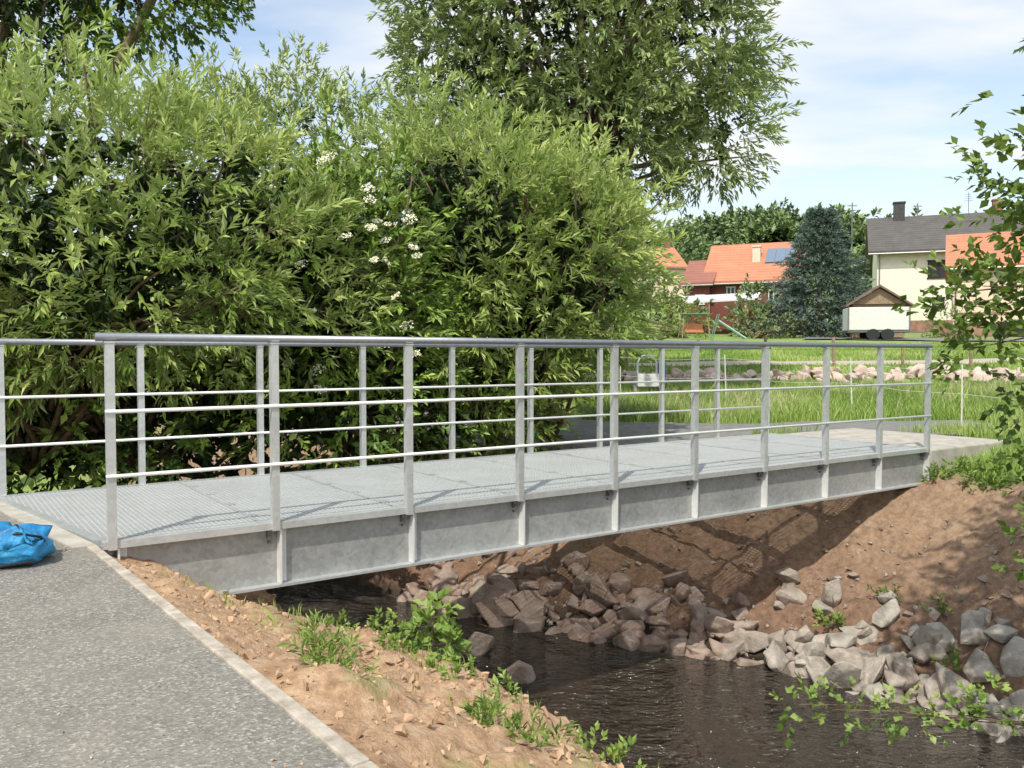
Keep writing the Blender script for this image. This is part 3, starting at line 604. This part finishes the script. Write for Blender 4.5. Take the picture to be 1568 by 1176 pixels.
house('grey_house',(40,85,6.0),math.radians(-25),12,8,4.5,3,M_wallw,M_rbrown,[(3,2.5,1,1.1)],[(5,4,.6,1,M_chim)],.4)
gs=empty('garden_shed',(17.35,43.6,2.0),math.radians(-14)); mb=MB(); mb.box((1.35,1.3,.85),(2.5,2.4,1.7)); mb.obj('walls',M_wood,gs)
mb=MB(); mb.poly([(.1,-.02,1.7),(2.6,-.02,1.7),(1.35,-.02,2.5),(.1,.06,1.7),(2.6,.06,1.7),(1.35,.06,2.5)],[(0,1,2),(3,5,4),(0,1,4,3),(1,2,5,4),(2,0,3,5)]); mb.obj('front_gable',M_wood,gs)
mb=MB()
for sx_ in (-1,1): mb.poly([(1.35,-.3,2.56),(1.35+sx_*1.6,-.3,1.53),(1.35+sx_*1.6,2.9,1.53),(1.35,2.9,2.56),(1.35,-.3,2.66),(1.35+sx_*1.6,-.3,1.63),(1.35+sx_*1.6,2.9,1.63),(1.35,2.9,2.66)],[(0,1,2,3),(4,5,6,7),(0,1,5,4),(1,2,6,5),(2,3,7,6),(3,0,4,7)])
mb.obj('roof',M_rbrown,gs)
tr_=empty('box_trailer',(16.05,40.8,float(H(16.05,40.8))+.02),math.radians(-12)); tr_.scale=(1,1,.88)
MB().box((1.45,.9,1.15),(2.7,1.8,1.25)).obj('body',M_white,tr_,False,.04)
MB().box((1.45,.9,.46),(2.8,1.7,.1)).box((3.2,.9,.42),(1.0,.08,.08)).box((.08,-.02,1.15),(.05,.05,1.3)).box((2.82,-.02,1.15),(.05,.05,1.3)).obj('chassis_and_trims',M_bolt,tr_)
mb=MB(); [mb.tube([(x,-.02,.3),(x,.18,.3)],.3,16) for x in(1.2,1.85)]; [mb.tube([(x,1.62,.3),(x,1.82,.3)],.3,16) for x in(1.2,1.85)]; mb.obj('wheels',M_blk,tr_)
M_org=simple('orange_paint',(.6,.25,.12),(.45,.17,.08),8,.6,bs=0); M_grn=simple('green_paint',(.12,.3,.2),(.08,.22,.15),8,.6,bs=0)
sw=empty('garden_swing',(9.0,42,float(H(9.0,42)))); sw.scale=(.7,.7,.75); mb=MB()
for yy in(-.5,.5):
    mb.tube([(-1.0,yy*1.6,0),(-.8,yy*.6,1.6)],.035,6); mb.tube([(1.0,yy*1.6,0),(.8,yy*.6,1.6)],.035,6)
mb.tube([(-.9,0,1.6),(.9,0,1.6)],.035,6); mb.obj('frame',M_wood,sw)
MB().box((0,0,.5),(1.3,.5,.08)).box((0,.25,.8),(1.3,.06,.5)).obj('seat',M_org,sw,False,.02); MB().box((0,0,1.68),(1.9,1.0,.06)).obj('canopy',M_grn,sw,False,.02)
sl_=empty('playground_slide',(9.7,40,float(H(9.7,40)))); sl_.scale=(.8,.8,.8); mb=MB(); mb.poly([(0,-.25,1.2),(1.6,-.25,.15),(1.6,.25,.15),(0,.25,1.2),(0,-.25,1.26),(1.6,-.25,.21),(1.6,.25,.21),(0,.25,1.26)],[(0,1,2,3),(4,5,6,7),(0,1,5,4),(1,2,6,5),(2,3,7,6),(3,0,4,7)]); mb.obj('chute',M_wbag,sl_)
mb=MB(); [mb.tube([(-.4,y,0),(0,y,1.6)],.03,6) for y in(-.25,.25)]; [mb.tube([(-.4+.1*i,-.25,.4*i),(-.4+.1*i,.25,.4*i)],.02,5) for i in range(1,4)]; mb.obj('ladder',M_grn,sl_)
# spruce
sp_=empty('spruce_tree'); r=np.random.default_rng(61); n=5600; cx,cy=17.0,47.0; z0=float(H(cx,cy)); f=r.random(n)**1.3*.96; hgt=6.9
ringf=np.round(f*14)/14+r.normal(0,.012,n); R_=3.15*(1-ringf)**.75*(1-.12*np.sin(ringf*40)); a=r.uniform(0,6.28,n); R_*=1+.16*np.sin(a*5+ringf*31)+.08*np.sin(a*11+ringf*57); rr=R_*r.uniform(.35,1,n)
B=np.stack([cx+np.cos(a)*rr,cy+np.sin(a)*rr,z0+.35+ringf*hgt-.28*rr*.5+r.normal(0,.06,n)],-1)
D=norm(np.stack([np.cos(a),np.sin(a),.05+.5*ringf],-1)+r.normal(0,.25,(n,3)))
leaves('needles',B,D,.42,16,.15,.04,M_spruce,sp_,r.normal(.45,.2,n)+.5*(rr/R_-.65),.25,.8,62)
branches('trunk',[(cx,cy,z0-.3)],[(cx,cy,z0+hgt*.98)],sp_,.18,.03,8,5,.02,sag=0)
def shr(name,els,dens,cl,seed,mat,ll=.3,lw=.16): 
    p,B,D,T=tree(name,els,dens,cl,seed,mat,.5,8,ll,lw,0,.4,[(els[0][0],els[0][1],float(H(els[0][0],els[0][1])))],8,.08); return p
def hz(x,y): return float(H(x,y))
shr('garden_shrub',[(9.9,50,hz(9.9,50)+1.3,1.1,1.4,1.3),(8.7,52,hz(9,52)+1.3,1.1,1.2,1.3)],9,.6,71,M_shrub)
shr('garden_tree',[(12.0,66,hz(12.8,66)+1.8,1.3,1.5,1.5)],7,.7,72,M_shrub,.35,.2)
shr('garden_tree',[(14.3,50,hz(14.3,50)+1.3,1.0,1.2,1.3),(13.4,48,hz(15,47)+.8,.9,1,.8)],10,.6,73,M_forest)
shr('garden_tree',[(18.9,54,hz(19,53)+1.8,1.3,1.5,1.9)],9,.6,74,M_forest)
shr('garden_shrub',[(9.3,45,hz(9.3,45)+.6,.9,.7,.7),(7.7,45.5,hz(7.7,45)+.6,1.0,.8,.8)],14,.4,75,M_weed,.18,.1)
shr('garden_shrub',[(12.6,44.5,hz(12.6,44)+.5,1.0,.7,.65),(14,45,hz(14,44)+.4,.9,.7,.6)],14,.4,76,M_shrub,.18,.1)
shr('garden_shrub',[(23.6,46,hz(24,46)+.7,.7,.7,.8)],12,.4,77,M_shrub,.18,.1)
shr('garden_tree',[(6.5,58,hz(6.5,58)+3,2.5,2,3.2),(2,58,hz(2,58)+3,2.8,2,3.4)],7,.7,78,M_forest,.35,.2)
r=np.random.default_rng(81); els=[]
for i in range(90):
    x=r.uniform(30,150) if i<70 else r.uniform(-60,20); y=150+r.uniform(-12,25)-.15*max(0,x-40); hgt=r.uniform(4.5,6.5); z=hz(x,y)
    top=np.interp(x,[24,30,36,45,70,90,140],[15,19,24,25.2,23,22,20])*(y/145.); els.append((x,y,max(top-hgt,z+2)*.93,r.uniform(3.5,6),4,hgt))
ff_=empty('forest_hillside'); B,D,T=crown(els,1.5,2.0,82,.4); k=B[:,2]>0; leaves('crowns',B[k],D[k],1.4,10,1.0,.6,M_forest,ff_,T[k],.1,1.0,83)
innerl=[(e[0],e[1],e[2]-3,e[3],e[4],e[5]+3) for e in els]
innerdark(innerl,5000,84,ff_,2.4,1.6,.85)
els=[]; 
for i in range(26):
    x=r.uniform(-30,70); y=r.uniform(95,110); z=hz(x,y); hh=r.uniform(2.0,3.0); els.append((x,y,z+hh,r.uniform(2.5,4),3,hh))
ff_=empty('distant_trees'); B,D,T=crown(els,2.5,1.4,86,.4); leaves('crowns',B,D,1.0,9,.7,.42,M_forest,ff_,T+.1,.1,1.0,87)
for (x,y,hh) in ((43.8,110,11.0),(56,118,10.5)):
    e=empty('utility_pole',(x,y,hz(x,y))); mb=MB(); mb.tube([(0,0,-1),(0,0,hh)],[.12,.08],8); mb.box((0,0,hh-.4),(1.2,.1,.1)); mb.box((0,0,hh-1.0),(.9,.1,.1)); mb.obj('pole_and_crossarms',M_bolt,e)
# ---------------------------------------------------------------- light
Ld=Vector((-.216,-.672,1)).normalized()
sun=bpy.data.lights.new('sun','SUN'); sun.energy=4.0; sun.angle=math.radians(.8); sun.color=(1,.95,.85)
so=bpy.data.objects.new('sun',sun); so.rotation_euler=Ld.to_track_quat('Z','Y').to_euler(); link(so)
w=bpy.data.worlds.new('World'); S.world=w; w.use_nodes=True; nt=w.node_tree; bgn=nt.nodes['Background']
sk=nt.nodes.new('ShaderNodeTexSky'); sk.sky_type='NISHITA'; sk.sun_disc=False; sk.sun_elevation=math.asin(Ld.z); sk.sun_rotation=math.atan2(Ld.x,Ld.y); sk.air_density=1.0; sk.dust_density=1.6; sk.ozone_density=1.0
tc=nt.nodes.new('ShaderNodeTexCoord'); sx=nt.nodes.new('ShaderNodeSeparateXYZ'); nt.links.new(tc.outputs['Generated'],sx.inputs[0])
zz=math_n(nt,'ADD',math_n(nt,'MAXIMUM',sx.outputs['Z'],0),.12); cb=nt.nodes.new('ShaderNodeCombineXYZ')
nt.links.new(math_n(nt,'DIVIDE',sx.outputs['X'],zz),cb.inputs[0]); nt.links.new(math_n(nt,'DIVIDE',sx.outputs['Y'],zz),cb.inputs[1])
mp=nt.nodes.new('ShaderNodeMapping'); mp.inputs['Rotation'].default_value=(0,0,.5); mp.inputs['Scale'].default_value=(.55,1.1,1); nt.links.new(cb.outputs[0],mp.inputs[0])
cl=noise(nt,1.3,5,.5,mp.outputs[0]); cf=ramp(nt,cl,[(.40,(.12,.12,.12)),(.6,(.98,.98,.98))])
hzf=nt.nodes.new('ShaderNodeMapRange'); hzf.inputs[1].default_value=.0; hzf.inputs[2].default_value=.35; hzf.inputs[3].default_value=.75; hzf.inputs[4].default_value=.1; nt.links.new(sx.outputs['Z'],hzf.inputs[0])
cfx=math_n(nt,'MAXIMUM',cf,hzf.outputs[0])
nt.links.new(mixc(nt,cfx,mixc(nt,1.0,sk.outputs[0],(1.7,1.65,1.55),'MULTIPLY'),(6.6,6.75,6.85)),bgn.inputs[0]); bgn.inputs[1].default_value=.15
# ---------------------------------------------------------------- camera
cam=bpy.data.cameras.new('camera'); co=bpy.data.objects.new('camera',cam); link(co); cam.sensor_width=36; cam.lens=36*1300/1568; cam.clip_end=3000; cam.clip_start=.05
co.location=(0,0,1.09); co.rotation_euler=(math.radians(90-1.94),0,0); S.camera=co
S.view_settings.view_transform='Standard'; S.view_settings.look='None'; S.view_settings.exposure=0
